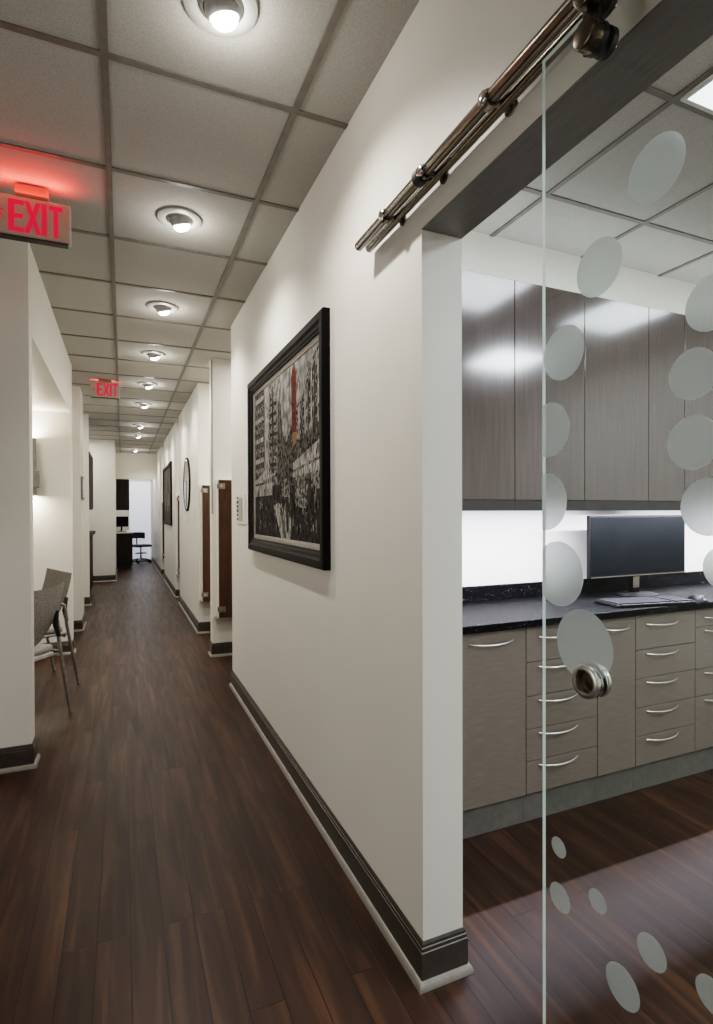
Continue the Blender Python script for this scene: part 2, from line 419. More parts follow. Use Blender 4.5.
# finger pull: steel cup ring clamped through the glass
T = Matrix.Translation((-.0052, .668-OY, 1.084)) @ Matrix.Rotation(-pi/2, 4, 'Y')
b = MB()
b.lathe([(.0270, 0), (.0270, .002), (.0255, .003), (.0255, .005), (.0272, .006), (.0276, .010), (.0265, .0135), (.0240, .0150), (.0198, .0146), (.0186, .012), (.0182, .004), (0, .003)], T, M['satin'], 40)
T2 = Matrix.Translation((.003, .668-OY, 1.084)) @ Matrix.Rotation(pi/2, 4, 'Y')
b.lathe([(.0270, 0), (.0270, .002), (.0258, .003), (.0270, .0045), (.0270, .009), (.025, .0115), (.0205, .011), (.0182, .004), (0, .003)], T2, M['satin'], 40)
fp = b.build('finger_pull', None, door); fp['label'] = 'round chrome finger pull ring'
MB().lathe([(.0180, .0035), (.0183, .0045), (.012, .006), (0, .0065)], T, M['bronze'], 32).build('pull_cup', None, fp)
# roller hangers
def hanger(y):
    b = MB(); b.box(-.0150, -.0065, y-.018-OY, y+.018-OY, 2.098, 2.262, M['bronze'], .002)
    b.lathe([(0, -.016), (.018, -.016), (.026, -.010), (.021, 0), (.026, .010), (.018, .016), (0, .016)], Matrix.Translation((.027, y-OY, 2.276)) @ Matrix.Rotation(pi/2, 4, 'Y'), M['bronze'], 28)
    b.tube([(-.012, y-OY, 2.258), (.012, y-OY, 2.276)], .007, M['bronze'])
    h = b.build('roller_hanger', None, door)
    for z in (2.110, 2.176):
        d = MB(); T = Matrix.Translation((-.015, y-OY-.006, z)) @ Matrix.Rotation(-pi/2, 4, 'Y')
        d.lathe([(0, 0), (.0225, 0), (.0225, .020), (.021, .0225), (.019, .0235), (0, .0235)], T, M['bronze'], 32)
        d.lathe([(.012, -.009), (.0235, -.009), (.0235, -.0005), (.012, -.0005)], T, M['rubber'], 32, close=True)
        d.tube([(.006, y-OY-.006, z), (.030, y-OY-.006, z)], .005, M['chrome'])
        d.lathe([(0, 0), (.022, 0), (.022, .010), (0, .010)], Matrix.Translation((.006, y-OY-.006, z)) @ Matrix.Rotation(pi/2, 4, 'Y'), M['rubber'], 28)
        d.build('clamp_disc', None, h)
hanger(.658); hanger(-.18)

rail = thing('door_rail', 'double round steel rail above the doorway that carries the glass door', 'rail', (XR, .9, 2.244))
r0 = Vector((XR, .9, 2.244))
for x in (.727, .764):
    b = MB(); x_ = x-XR; e = 1.676
    q = .0150 if x < .75 else .0130
    b.tube([(x_, -1.2-.9, 0), (x_, e-.003-.9, 0), (x_, e-.9, 0)], [q, q, q-.002], M['bronze'], 20)
    b.build('rail_tube', None, rail)
def collar(y, w, r, m, name, wall=True):
    b = MB(); yy = y-.9
    b.tube([(-.060, yy-w/2, 0), (-.060, yy-w/2+.002, 0), (-.060, yy+w/2-.002, 0), (-.060, yy+w/2, 0)], [r-.002, r, r, r-.002], m, 20)
    if wall:
        b.tube([(-.076, yy, 0), (-.0005, yy, 0)], .0085, m, 16)
        b.tube([(-.0055, yy, 0), (-.0005, yy, 0)], .017, m, 20)
        b.lathe([(0, 0), (.014, 0), (.014, .008), (.011, .010), (0, .010)], Matrix.Translation((-.070, yy, 0)) @ Matrix.Rotation(-pi/2, 4, 'Y'), M['chrome'], 24)
    b.build(name, None, rail)
collar(1.470, .022, .0185, M['bronze'], 'wall_bracket')
collar(1.262, .030, .0215, M['rubber'], 'end_stop', False)
collar(1.240, .012, .0185, M['bronze'], 'wall_bracket')
collar(.972, .022, .0195, M['steel'], 'wall_bracket')
collar(.10, .022, .0195, M['steel'], 'wall_bracket')
collar(-.9, .022, .0195, M['steel'], 'wall_bracket')

# ------------------------------------------------------------------ exit signs
LET = {  # strokes in a unit box (x right, z up)
 'E': [[(0, 0), (.62, 0), (.62, .15), (.24, .15), (.24, .43), (.58, .43), (.58, .57), (.24, .57), (.24, .85), (.62, .85), (.62, 1), (0, 1)]],
 'X': [[(0, 0), (.25, 0), (.41, .33), (.57, 0), (.82, 0), (.54, .51), (.80, 1), (.56, 1), (.41, .69), (.26, 1), (.02, 1), (.28, .51)]],
 'I': [[(0, 0), (.24, 0), (.24, 1), (0, 1)]],
 'T': [[(.24, 0), (.48, 0), (.48, .85), (.72, .85), (.72, 1), (0, 1), (0, .85), (.24, .85)]],
 '<': [[(.34, .22), (.40, .30), (.16, .5), (.40, .70), (.34, .78), (.02, .5)]]}
def exit_sign(x1, y, z1, label, w=.305, h=.175):
    t = thing('exit_sign', label, 'sign', (x1-w/2, y, CH), 0, 'exit signs')
    zt = z1-CH
    b = MB(); b.box(-w/2, w/2, 0, .040, zt-h, zt, M['exitface'], .006); b.build('housing', None, t)
    b = MB(); b.box(-w/2+.004, w/2-.012, -.002, .042, zt-h-.007, zt-h+.0005, M['carcass'], .002); b.build('bottom_trim', None, t)
    b = MB(); b.box(-.066, .066, -.006, .052, zt+.001, -.001, M['canopy'], .010); b.build('canopy', None, t)
    b = MB(); H = h*.80; z0 = zt-h+h*.095
    for ch, x0, wx in (('<', -w/2+.006, .30*.36), ('E', -w/2+.062, .097), ('X', -w/2+.122, .082), ('I', -w/2+.190, .088), ('T', -w/2+.219, .076)):
        for st in LET[ch]:
            hh, zz = (H*.5, z0+H*.28) if ch == '<' else (H, z0)
            b.prism([(x0+px*wx, -.0016, zz+pz*hh) for px, pz in st], (0, .0012, 0))
    l = b.build('lettering', M['exitred'], t); l['label'] = 'glowing red EXIT letters with a left arrow'
    return t
exit_sign(-.210, 2.80, 2.757, 'illuminated exit sign hanging near the front left pillar, the larger of two')
exit_sign(-.023, 6.55, 2.792, 'illuminated exit sign farther down the corridor, the smaller of two', .29, .172)

# ------------------------------------------------------------------ downlights
def downlight(first=[None]):
    t = thing('ceiling_downlight', 'x', 'ceiling light', (0, 0, CH), 0, 'eyeball downlights along the corridor')
    I = Matrix.Identity(4)
    b = MB(); b.lathe([(.066, .004), (.066, -.004), (.072, -.008), (.092, -.007), (.104, -.003), (.105, .004)], I, M['plastic_g'], 48); b.build('trim_ring', None, t)
    b = MB(); b.lathe([(.066, .003), (.0655, .001), (.052, -.010), (.049, -.006)], I, M['sconce'], 40); b.build('baffle', None, t)
    R = Matrix.Translation((0, 0, -.012)) @ Matrix.Rotation(radians(14), 4, 'Y') @ Matrix.Rotation(radians(12), 4, 'X')
    R = Matrix.Translation((.004, .006, .004)) @ Matrix.Rotation(radians(-16), 4, 'Y') @ Matrix.Rotation(radians(14), 4, 'X')
    b = MB(); b.lathe([(.051, .012), (.052, -.004), (.050, -.016), (.047, -.026), (.044, -.030), (.041, -.029), (.040, -.024)], R, M['plastic_g'], 40); e = b.build('eyeball', None, t)
    b = MB(); b.lathe([(.0395, -.024), (.0395, -.032), (.036, -.042), (.027, -.050), (.014, -.054), (0, -.055)], R, M['lamp'], 32); b.build('lamp', None, e)
    return t
DL = [(1.60, 'eyeball ceiling downlight nearest the viewer, cut by the top of the photo'),
      (2.84, 'eyeball downlight between the near exit sign and right wall, second from the viewer'),
      (4.10, 'eyeball downlight third from the viewer along the corridor'),
      (5.34, 'eyeball downlight fourth from the viewer, just before the second exit sign'),
      (6.60, 'eyeball downlight fifth from the viewer, beside the second exit sign'),
      (7.84, 'eyeball downlight sixth from the viewer, just past the second exit sign'),
      (9.75, 'eyeball downlight seventh from the viewer, third from the corridor end'),
      (11.0, 'small bright eyeball downlight last but one before the corridor end'),
      (13.5, 'smallest eyeball downlight at the far corridor end')]
d0 = downlight()
for k, (y, lab) in enumerate(DL):
    loc = (.267, y, CH)
    if k == 0: d0.location = loc; d0['label'] = lab
    else: dup(d0, loc, None, lab)

def lamp(name, kind, loc, energy, color, rot=(0, 0, 0), **kw):
    l = bpy.data.lights.new(name, kind); l.energy = energy; l.color = color
    for k, v in kw.items(): setattr(l, k, v)
    o = bpy.data.objects.new(name, l); COL.objects.link(o); o.location = loc; o.rotation_euler = rot
    return o
WARM = (1.0, .955, .895); NEUT = (1.0, .97, .92); COOL = (.86, .93, 1.0)

# ------------------------------------------------------------------ laboratory: troffers
tr = thing('troffer_light', 'square flat ceiling light nearest the glass door in the side room', 'ceiling light', (2.115, 1.03, CH), 0, 'troffers in the side room')
b = MB()
for a in ((-.30, .30, -.30, -.285), (-.30, .30, .285, .30), (-.30, -.285, -.285, .285), (.285, .30, -.285, .285)): b.box(*a, -.008, -.0005)
b.build('frame', M['plastic_w'], tr)
BX(-.285, .285, -.285, .285, -.006, -.001).build('diffuser', M['troffer'], tr)
dup(tr, (3.375, 1.03, CH), None, 'square ceiling light farther right in the side room')
dup(tr, (3.375, -.23, CH), None, 'square ceiling light at the right rear of the side room')
dup(tr, (2.115, -.86, CH), None, 'square ceiling light at the rear of the side room, by the glass door')

# ------------------------------------------------------------------ laboratory: base cabinets
YF = 1.8877; WT0 = .862
def bow(x0, x1, z, y, parent, r=.0042):
    b = MB(); n = 14; P = []
    for k in range(n+1):
        t = k/n; P.append((x0+(x1-x0)*t, y-.002-.027*sin(pi*t)**.8, z-.006*(1-4*(t-.5)**2)))
    b.tube(P, [r*(.75+.35*sin(pi*k/n)) for k in range(n+1)], M['satin'], 10)
    return b.build('handle', None, parent)
def base_unit(x0, x1, kind, rows, label, hrange=None):
    t = thing('base_cabinet', label, 'cabinet', ((x0+x1)/2, YF, 0), 0, 'base cabinets under the black worktop')
    c = (x0+x1)/2; a, e = x0-c, x1-c
    BX(a+.001, e-.001, .021, .45, .128, .861).build('carcass', M['carcass'], t)
    BX(a+.0005, e-.0005, .018, .40, .001, .126).build('plinth', M['toe'], t)
    zs = rows
    if kind == 'door':
        d = BX(a+.0018, e-.0018, 0, .020, zs[0], zs[-1]-.002, None, .0012).build('door', M['lower'], t)
        h = hrange or (a+.06, e-.06); bow(h[0], h[1], .812, 0, d)
    else:
        for z0, z1 in zip(zs, zs[1:]):
            d = BX(a+.0018, e-.0018, 0, .020, z0+.0016, z1-.0016, None, .0012).build('drawer', M['lower'], t)
            m = (e-a)*.5; hw = .112
            bow(-hw-.028, hw-.028, (z1-(.046 if z1 > .85 else .022)) if z1-z0 > .1 else (z0+z1)/2, 0, d)
    return t
base_unit(1.186, 1.606, 'door', [.129, .858], 'taupe base cabinet with one wide door, beside the white door jamb', (-.086, .138))
base_unit(1.606, 2.022, 'drawers', [.129, .272, .412, .556, .704, .858], 'taupe base cabinet with drawers behind the glass door edge')
base_unit(2.022, 2.268, 'door', [.129, .858], 'narrow taupe base cabinet with one tall door, between the drawer stacks', (-.094, .079))
base_unit(2.268, 2.693, 'drawers', [.129, .272, .410, .551, .690, .858], 'taupe base cabinet with five drawers below the keyboard')
base_unit(2.693, 3.11, 'drawers', [.129, .407, .548, .766, .858], 'taupe base cabinet with drawers at the right edge of the photo')
base_unit(.925, 1.186, 'door', [.129, .858], 'taupe base cabinet hidden behind the door jamb', (-.09, .09))

wt = thing('worktop', 'black speckled stone worktop running along the taupe base cabinets', 'worktop', (2.2, 2.1, WT0))
BX(.924-2.2, 4.39-2.2, 1.863-2.1, 2.378-2.1, .001, .033, None, .003).build('slab', M['granite'], wt)
BX(.924-2.2, 4.39-2.2, 2.358-2.1, 2.378-2.1, .0335, .113, None, .002).build('backsplash', M['granite'], wt)
base_unit(3.11, 3.75, 'drawers', [.129, .407, .548, .766, .858], 'taupe base cabinet beyond the right edge of the photo')
base_unit(3.75, 4.385, 'door', [.129, .858], 'taupe base cabinet in the far right corner of the side room')

# wall cabinets
YU = 2.01
def wall_unit(x0, x1, label):
    t = thing('wall_cabinet', label, 'cabinet', ((x0+x1)/2, YU, 1.416), 0, 'glossy wall cabinets over the worktop')
    c = (x0+x1)/2; a, e = x0-c, x1-c
    BX(a+.0005, e-.0005, .021, .368, 0, .999).build('carcass', M['carcass'], t)
    BX(a+.0016, e-.0016, 0, .020, .0, 1.0, None, .0012).build('door', M['upper'], t)
    BX(a+.0005, e-.0005, .004, .020, -.050, -.001).build('light_valance', M['carcass'], t)
for x0, x1, lab in ((.925, 1.22, 'glossy taupe wall cabinet hidden behind the door jamb'),
                    (1.22, 1.647, 'glossy taupe wall cabinet seen directly beside the white door jamb'),
                    (1.647, 2.069, 'glossy taupe wall cabinet behind the free edge of the glass door'),
                    (2.069, 2.508, 'wide glossy taupe wall cabinet left of centre behind the glass, above the monitor'),
                    (2.508, 2.779, 'narrow glossy taupe wall cabinet above the right half of the monitor'),
                    (2.779, 3.22, 'glossy taupe wall cabinet at the right edge of the photo'),
                    (3.22, 3.80, 'glossy taupe wall cabinet beyond the right edge of the photo'),
                    (3.80, 4.385, 'glossy taupe wall cabinet in the far right corner of the side room')):
    wall_unit(x0, x1, lab)
# under-cabinet light: long housing with diffuser
uc = thing('undercabinet_light', 'long slim light fixture under the wall cabinets', 'light', (2.6, 2.06, 1.414))
BX(-1.65, 1.75, -.024, .024, -.009, -.0005, None, .001).build('housing', M['plastic_w'], uc)
BX(-1.64, 1.74, -.014, .006, -.012, -.0095).build('diffuser', M['led'], uc)
ps = thing('power_strip', 'short dark and white power strip above the monitor under the wall cabinets', 'power strip', (2.60, 2.24, 1.414))
BX(-.17, .20, -.018, .018, -.045, -.0005, None, .004).build('housing', M['plastic_w'], ps)
for x in (-.13, -.02, .08): BX(x-.02, x+.02, -.0195, -.0175, -.036, -.010).build('socket', M['plastic_k'], ps)

# monitor, keyboard, mouse
mon = thing('monitor', 'wide black computer monitor standing on the worktop', 'monitor', (2.635, 2.185, .8955))
b = MB(); b.box(-.37, .37, -.018, .006, .105, .445, M['plastic_k'], .006); b.box(-.25, .25, .005, .030, .16, .40, M['plastic_k'], .012); b.build('casing', None, mon)
BX(-.358, .358, -.0195, -.0175, .128, .433).build('screen', M['screen'], mon)
BX(-.362, .362, -.0215, -.0178, .112, .1165).build('bezel_strip', M['steel'], mon)
b = MB(); b.box(-.032, .032, .008, .030, .012, .20, M['plastic_k'], .006); b.box(-.022, .022, .002, .009, .04, .115, M['steel'], .003); b.build('neck', None, mon)
b = MB(); b.lathe([(0, 0), (.115, 0), (.115, .006), (.10, .011), (.03, .016), (0, .016)], Matrix.Diagonal((1.1, .78, 1, 1)), M['plastic_k'], 40); b.build('foot', None, mon)
kb = thing('keyboard', 'black computer keyboard with pale worn keys in front of the monitor', 'keyboard', (2.425, 1.962, .8955), radians(-9))
b = MB(); b.box(-.235, .235, -.085, .085, 0, .016, M['plastic_k'], .005); b.build('base', None, kb)
M['keys'] = noisy('grey keys', lin((34, 34, 36)), lin((58, 58, 60)), 50, .55, spec=.15)
b = MB()
for r in range(6):
    n = 20; x = -.222
    for k in range(n):
        w = .444/n
        if k in (14, 17): x += w*0; 
        if k not in (14,) : b.box(x+.0015, x+w-.0015, -.072+r*.0245, -.072+r*.0245+.0205, .0162, .0215, M['keys'])
        x += w
b.build('keys', None, kb)
ms = thing('mouse', 'small black computer mouse right of the keyboard', 'mouse', (2.735, 1.905, .8955), radians(-10))
b = MB(); pts = []
for i in range(9):
    v = i/8; row = []
    for j in range(13):
        u = j/12; ang = pi*u
        rr = sin(pi*(.08+.84*v))**.6
        row.append((.032*rr*cos(ang), -.055+.11*v, .034*rr*sin(ang)*(.75+.35*v)))
    pts.append(row)
b.grid(pts); b.build('shell', M['plastic_k'], ms)
b = MB(); b.tube([(-.004, -.028, .0285), (.004, -.028, .0285)], .006, M['plastic_g']); b.build('wheel', None, ms)

# ------------------------------------------------------------------ pictures
def on_wall(x): return lambda y, z, o: (x-o, y, z)
pic = thing('framed_picture', 'large black framed charcoal street scene with one red sign, on the near right wall', 'picture', (XR, 2.89, 1.66))
Y0, Y1, Z0, Z1 = 2.11, 3.565, 1.122, 2.200   # outer frame
def frame_ring(mb, y0, y1, z0, z1, w, prof, m):
    """mitred frame: prof = [(inset from outer edge, height off wall)]"""
    rows = []
    for a, h in prof:
        rows.append([mb.bm.verts.new((-h, y, z)) for y, z in ((y0+a, z0+a), (y1-a, z0+a), (y1-a, z1-a), (y0+a, z1-a))])
    fs = []
    for r, q in zip(rows, rows[1:]):
        for k in range(4): fs.append(mb.bm.faces.new((r[k], r[(k+1) % 4], q[(k+1) % 4], q[k])))
    mb._fin(fs, m)
def rel(v, c): return v-c
py, pz = 2.89, 1.66
b = MB(); frame_ring(b, Y0-py, Y1-py, Z0-pz, Z1-pz, .08, [(0, 0), (0, .030), (.006, .036), (.036, .036), (.048, .028), (.060, .026), (.066, .022), (.076, .020), (.078, .006)], M['black']); b.build('frame', None, pic)
b = MB(); frame_ring(b, Y0-py+.074, Y1-py-.074, Z0-pz+.074, Z1-pz-.074, .04, [(0, .008), (.004, .014), (.012, .011), (.014, .013), (.026, .009), (.028, .006)], M['liner']); ln = b.build('frame_liner', None, pic); ln['label'] = 'pale inner frame liner'
b = MB()
C0, C1, D0, D1 = 2.215, 3.560, 1.190, 2.125
lay = [0]
AY = lambda y: 2.208+(min(max(y, 2.215), 3.56)-2.215)/1.345*1.262
AZ = lambda z: 1.220+(min(max(z, 1.19), 2.125)-1.19)/.935*.882
def art(pts, m):
    lay[0] += 1; o = .0063+lay[0]*.000006
    b.poly([(-o, AY(y)-py, AZ(z)-pz) for y, z in pts], M[m])
b.box(-.0062, -.001, 2.200-py, 3.476-py, 1.212-pz, 2.110-pz, M['art_sky'])
art([(C0, D0), (C1, D0), (C1, 1.50), (C0, 1.50)], 'art_black')
art([(3.56, 1.48), (3.56, 2.125), (3.29, 2.125), (3.29, 1.48)], 'art_dark')          # left tower
art([(3.28, 1.55), (3.28, 2.125), (3.19, 2.118), (3.17, 1.56)], 'art_light')         # its pale pilaster
art([(3.18, 1.50), (3.18, 2.118), (3.10, 2.118), (2.98, 2.03), (2.97, 1.50)], 'art_mid')
art([(3.10, 1.52), (3.10, 2.09), (3.075, 2.09), (3.07, 1.52)], 'art_black')
art([(2.98, 1.50), (2.97, 1.93), (2.93, 2.02), (2.90, 1.93), (2.87, 1.80), (2.80, 1.72), (2.72, 1.78), (2.64, 1.83), (2.62, 1.48)], 'art_dark')
art([(2.64, 1.50), (2.66, 1.84), (2.52, 1.93), (2.36, 2.06), (2.215, 2.125), (2.215, 1.45), (2.5, 1.45)], 'art_mid')   # right building
for k in range(7):
    y = 2.56-.05*k; zt = 1.88+.033*k
    art([(y, 1.66), (y, zt), (y-.018, zt+.012), (y-.018, 1.67)], 'art_black' if k % 2 else 'art_light')
    for q in range(4):
        z = 1.70+q*(.055+.008*k)
        art([(y-.020, z), (y-.020, z+.035), (y-.042, z+.040), (y-.042, z+.004)], 'art_black')
for q in range(9):
    z = 1.53+q*.066
    art([(3.54, z), (3.54, z+.028), (3.31, z+.030), (3.31, z+.002)], 'art_mid' if q % 2 else 'art_light')
for q in range(8):
    z = 1.56+q*.06
    art([(3.16, z), (3.16, z+.020), (2.99, z+.012), (2.99, z-.008)], 'art_black')
art([(2.670, 1.68), (2.685, 1.90), (2.690, 2.06), (2.655, 2.115), (2.640, 2.085), (2.628, 2.118), (2.600, 2.06), (2.595, 1.68)], 'art_red')   # red blade sign
art([(2.668, 1.65), (2.668, 1.76), (2.600, 1.76), (2.605, 1.65)], 'art_ochre')
for q in range(5): art([(2.66, 1.80+q*.05), (2.66, 1.815+q*.05), (2.63, 1.817+q*.05), (2.63, 1.802+q*.05)], 'art_black')
art([(2.80, 1.58), (2.80, 1.66), (2.5, 1.72), (2.215, 1.76), (2.215, 1.62), (2.5, 1.60)], 'art_dark')
art([(2.66, 1.565), (2.66, 1.60), (2.215, 1.68), (2.215, 1.60)], 'art_light')         # right awning
art([(2.66, 1.525), (2.66, 1.55), (2.215, 1.585), (2.215, 1.535)], 'art_light')
art([(2.62, 1.37), (2.62, 1.50), (2.43, 1.51), (2.43, 1.36)], 'art_mid')
art([(2.40, 1.30), (2.40, 1.53), (2.36, 1.53), (2.36, 1.30)], 'art_black')
art([(3.56, 1.545), (3.30, 1.60), (3.24, 1.62), (3.20, 1.575), (3.02, 1.575), (3.02, 1.560), (3.56, 1.530)], 'art_light')  # left awning
art([(3.56, 1.445), (3.56, 1.515), (3.10, 1.520), (3.10, 1.445)], 'art_light')
art([(2.88, 1.43), (2.88, 1.52), (2.72, 1.53), (2.72, 1.42)], 'art_mid')
art([(3.06, 1.38), (2.96, 1.40), (2.86, 1.36), (2.70, 1.33), (2.70, 1.24), (2.72, 1.195), (2.90, 1.195)], 'art_light')     # wet street
art([(2.93, 1.37), (2.88, 1.36), (2.80, 1.20), (2.84, 1.20)], 'art_dark')
art([(2.80, 1.35), (2.76, 1.35), (2.74, 1.25), (2.78, 1.22)], 'art_black')
for k in range(26):
    y = random.uniform(2.23, 3.52); z = random.uniform(1.20, 1.40); h = random.uniform(.03, .09)
    art([(y, z), (y, z+h), (y-.012, z+h), (y-.014, z)], random.choice(['art_black', 'art_mid', 'art_dark', 'art_mid']))
for k in range(260):
    y = random.uniform(2.23, 3.54); z = random.choice([random.uniform(1.20, 1.46), random.uniform(1.46, 2.02)])
    if 2.62 < y < 3.10 and z > 1.75 and y > 2.70: continue
    if 2.58 < y < 2.70 and z > 1.62: continue
    h = random.uniform(.015, .07); w_ = random.uniform(.004, .016); sl = random.uniform(-.006, .006)
    art([(y, z), (y+sl, z+h), (y-w_+sl, z+h*1.05), (y-w_, z+h*.05)], random.choice(['art_black', 'art_mid', 'art_dark', 'art_black', 'art_light'] if z < 1.5 else ['art_dark', 'art_mid', 'art_black']))
b.build('artwork', None, pic)

pic2 = thing('framed_picture', 'smaller dark framed picture far down the right wall beyond the round mirror', 'picture', (.785, 10.87, 1.70))
b = MB(); frame_ring(b, -.97, .97, -.555, .555, .05, [(0, .0005), (0, .026), (.012, .030), (.055, .026), (.060, .010)], M['black']); b.build('frame', None, pic2)
b = MB(); b.box(-.010, -.001, -.91, .91, -.495, .495, M['art_dark'])
lay[0] = 0
for k in range(16):
    y = -.85+k*.108; z = random.uniform(-.3, .2); o = .0102+k*.0001
    b.poly([(-o, y, z-.15), (-o, y+.06, z-.05), (-o, y+.09, z+.18), (-o, y+.02, z+.12)], M[random.choice(['art_light', 'art_mid', 'art_sky'])])
b.build('artwork', None, pic2)

mir = thing('round_mirror', 'round frameless mirror on the right corridor wall', 'mirror', (.785, 7.46, 1.735))
T = Matrix.Rotation(-pi/2, 4, 'Y')
b = MB(); b.lathe([(0, .001), (.348, .001), (.350, .006), (.350, .020), (.338, .024), (.330, .019)], T, M['black'], 56); b.build('frame', None, mir)
b = MB(); b.lathe([(.332, .017), (.300, .021), (0, .021)], T, M['mirror'], 56); b.build('mirror_glass', None, mir)

# ------------------------------------------------------------------ signs, switches
sg = thing('room_sign', 'white room sign with grey name slot beside the large street picture', 'sign', (XR, 3.955, 1.385))
BX(-.006, -.0005, -.165, .150, -.108, .112, None, .003).build('plate', M['plastic_w'], sg)
BX(-.011, -.0062, -.070, .055, -.080, .082, None, .002).build('name_slot', M['plastic_g'], sg)
b = MB()
for k, (h, w) in enumerate(((.012, .03), (.022, .028), (.018, .032), (.024, .026), (.012, .03), (.016, .022))):
    z = .085-k*.031
    b.box(-.0072, -.0062, .108-w, .108+w, z-h/2, z+h/2)
b.build('marking', M['plastic_k'], sg)
sg2 = thing('room_sign', 'narrow framed room sign on the end of the left corridor wall', 'sign', (-.445, 7.20, 1.655))
BX(.0005, .020, -.135, .20, -.135, .135, None, .002).build('frame', M['sconce'], sg2)
BX(.0202, .023, -.10, .165, -.10, .115, None, .001).build('panel', M['plastic_w'], sg2)
b = MB()
for k in range(4): b.box(.0232, .0240, -.06+.02*k, .09, -.085+.03*k, -.078+.03*k)
b.build('marking', M['plastic_k'], sg2)

def switch(x, y, z, w, h, label, nm='light_switch', cat='switch'):
    t = thing(nm, label, cat, (x, y, z))
    BX(-.007, -.0005, -w/2, w/2, -h/2, h/2, None, .002).build('plate', M['plastic_w'], t)
    BX(-.011, -.0072, -w*.22, w*.22, -h*.3, h*.3, None, .002).build('rocker', M['plastic_g' if nm == 'thermostat' else 'white_lam'], t)
switch(.785, 6.82, 1.335, .17, .15, 'white wall plate just right of the round mirror, nearer the viewer')
switch(.785, 7.42, 1.29, .20, .11, 'small white wall plate directly below the round mirror')
switch(.775, 13.35, 1.36, .16, .15, 'grey control on the last stretch of right wall', 'thermostat', 'thermostat')

# ------------------------------------------------------------------ fold-down wall desks
def wall_desk(x, y, z0, z1, w, d, label):
    t = thing('fold_down_desk', label, 'wall desk', (x, y, z0), 0, 'brown fold-down desks on the wall ends')
    H = z1-z0
    b = MB(); b.box(0, w, -d+.018, -.0005, 0, H, M['white_lam'], .002); b.build('case', None, t)
    b = MB(); b.box(.004, w, -d, -d+.0175, .004, H-.001, M['brown'], .002); b.build('front_panel', None, t)
    BX(-.018, w*.8, -d-.004, -.0005, -.010, -.0008, None, .002).build('lower_lip', M['steel'], t)
    for zz in (H-.085, .055):
        q = MB(); q.box(.000, .062, -d-.006, -d-.0005, zz, zz+.052, M['steel'], .002); q.box(-.006, -.0008, -d-.006, -d+.04, zz+.004, zz+.048, M['bronze'], .001)
        q.tube([(.028, -d-.006, zz+.026), (.028, -d-.011, zz+.026)], .012, M['chrome'], 16)
        q.build('bracket', None, t)
wall_desk(.812, 5.28, .385, 1.668, .55, .135, 'brown fold-down wall desk nearest the viewer, beside the near wall edge')
wall_desk(.805, 6.36, .375, 1.668, .55, .15, 'second brown fold-down wall desk, between the mirror wall and the nearest desk')
wall_desk(.800, 9.23, .375, 1.64, .50, .15, 'narrow-looking brown fold-down wall desk beyond the round mirror')
wall_desk(.785, 12.68, .375, 1.60, .50, .15, 'farthest brown fold-down wall desk near the corridor end')
cg = thing('corner_guard', 'thin grey corner guard on the wall end left of the nearest wall desk', 'corner guard', (.775, 5.28, 1.4))
b = MB(); b.box(-.0025, -.0003, -.0025, .020, -.05, 1.41); b.box(-.0025, .012, -.0025, -.0003, -.05, 1.41); b.build('angle', M['plastic_g'], cg)

# ------------------------------------------------------------------ armchairs in the nook
def armchair(label, loc, rz):
    t = thing('armchair', label, 'chair', loc, rz, 'grey armchairs in the waiting nook')
    # seat: cushion on pale shell
    b = MB(); b.box(-.20, .245, -.245, .245, .425, .475, M['fabric'], .022, 3); b.build('seat', None, t)
    b = MB(); b.box(-.205, .235, -.235, .235, .405, .424, M['seatrim'], .006); b.build('seat_shell', None, t)
    # curved, slightly reclined back
    rows = []
    for i in range(11):
        v = i/10; row = []
        for j in range(15):
            u = (j/14-.5)*2
            wd = .285*(.86+.14*sin(pi*min(.55, v*.9)))
            x = -.175-.13*v-.02*sin(pi*v)+.055*u*u
            z = .47+.405*v+.020*u*u*v*v+.05*u*u*(1-v)
            row.append((x, wd*u, z))
        rows.append(row)
    b = MB(); b.grid(rows, M['fabric'], .038); b.build('backrest', None, t)
    for s in (-1, 1):
        b = MB(); y = .272*s
        b.tube([(-.300, y, .001), (-.212, y, .50), (-.208, y, .60), (-.195, y, .645), (-.165, y, .662), (-.10, y, .665)], [.0115, .0125, .0125, .0125, .0125, .0125], M['legmetal'], 12)
        b.build('leg', None, t)
        b = MB()
        b.tube([(.285, y, .001), (.235, y, .45), (.215, y, .62), (.195, y, .652), (.15, y, .665), (-.10, y, .665)], [.0115, .0125, .0125, .0125, .0125, .0125], M['legmetal'], 12)
        b.build('leg', None, t)
        b = MB(); b.box(-.17, .20, y-.024, y+.024, .6785, .704, M['rubber'], .010); b.build('arm_pad', None, t)
        b = MB(); b.tube([(-.222, y, .42), (.235, y, .42)], .010, M['legmetal'], 10); b.build('side_rail', None, t)
        b = MB(); b.tube([(-.214, y, .52), (-.205, y*.93, .60), (-.222, y*.90, .70)], [.014, .018, .014], M['rubber'], 10); b.build('back_bracket', None, t)
    b = MB(); b.tube([(-.2, -.265, .40), (-.2, .265, .40)], .010, M['legmetal'], 10); b.tube([(.2, -.265, .40), (.2, .265, .40)], .010, M['legmetal'], 10); b.build('cross_rail', None, t)
    return t
a1 = armchair('grey tweed armchair nearest the front left pillar, partly hidden by it', (-0.738, 4.139, 0), radians(145))
dup(a1, (-.714, 4.985, 0), radians(203.9), 'grey tweed armchair farther back in the nook, turned toward the nearer one')

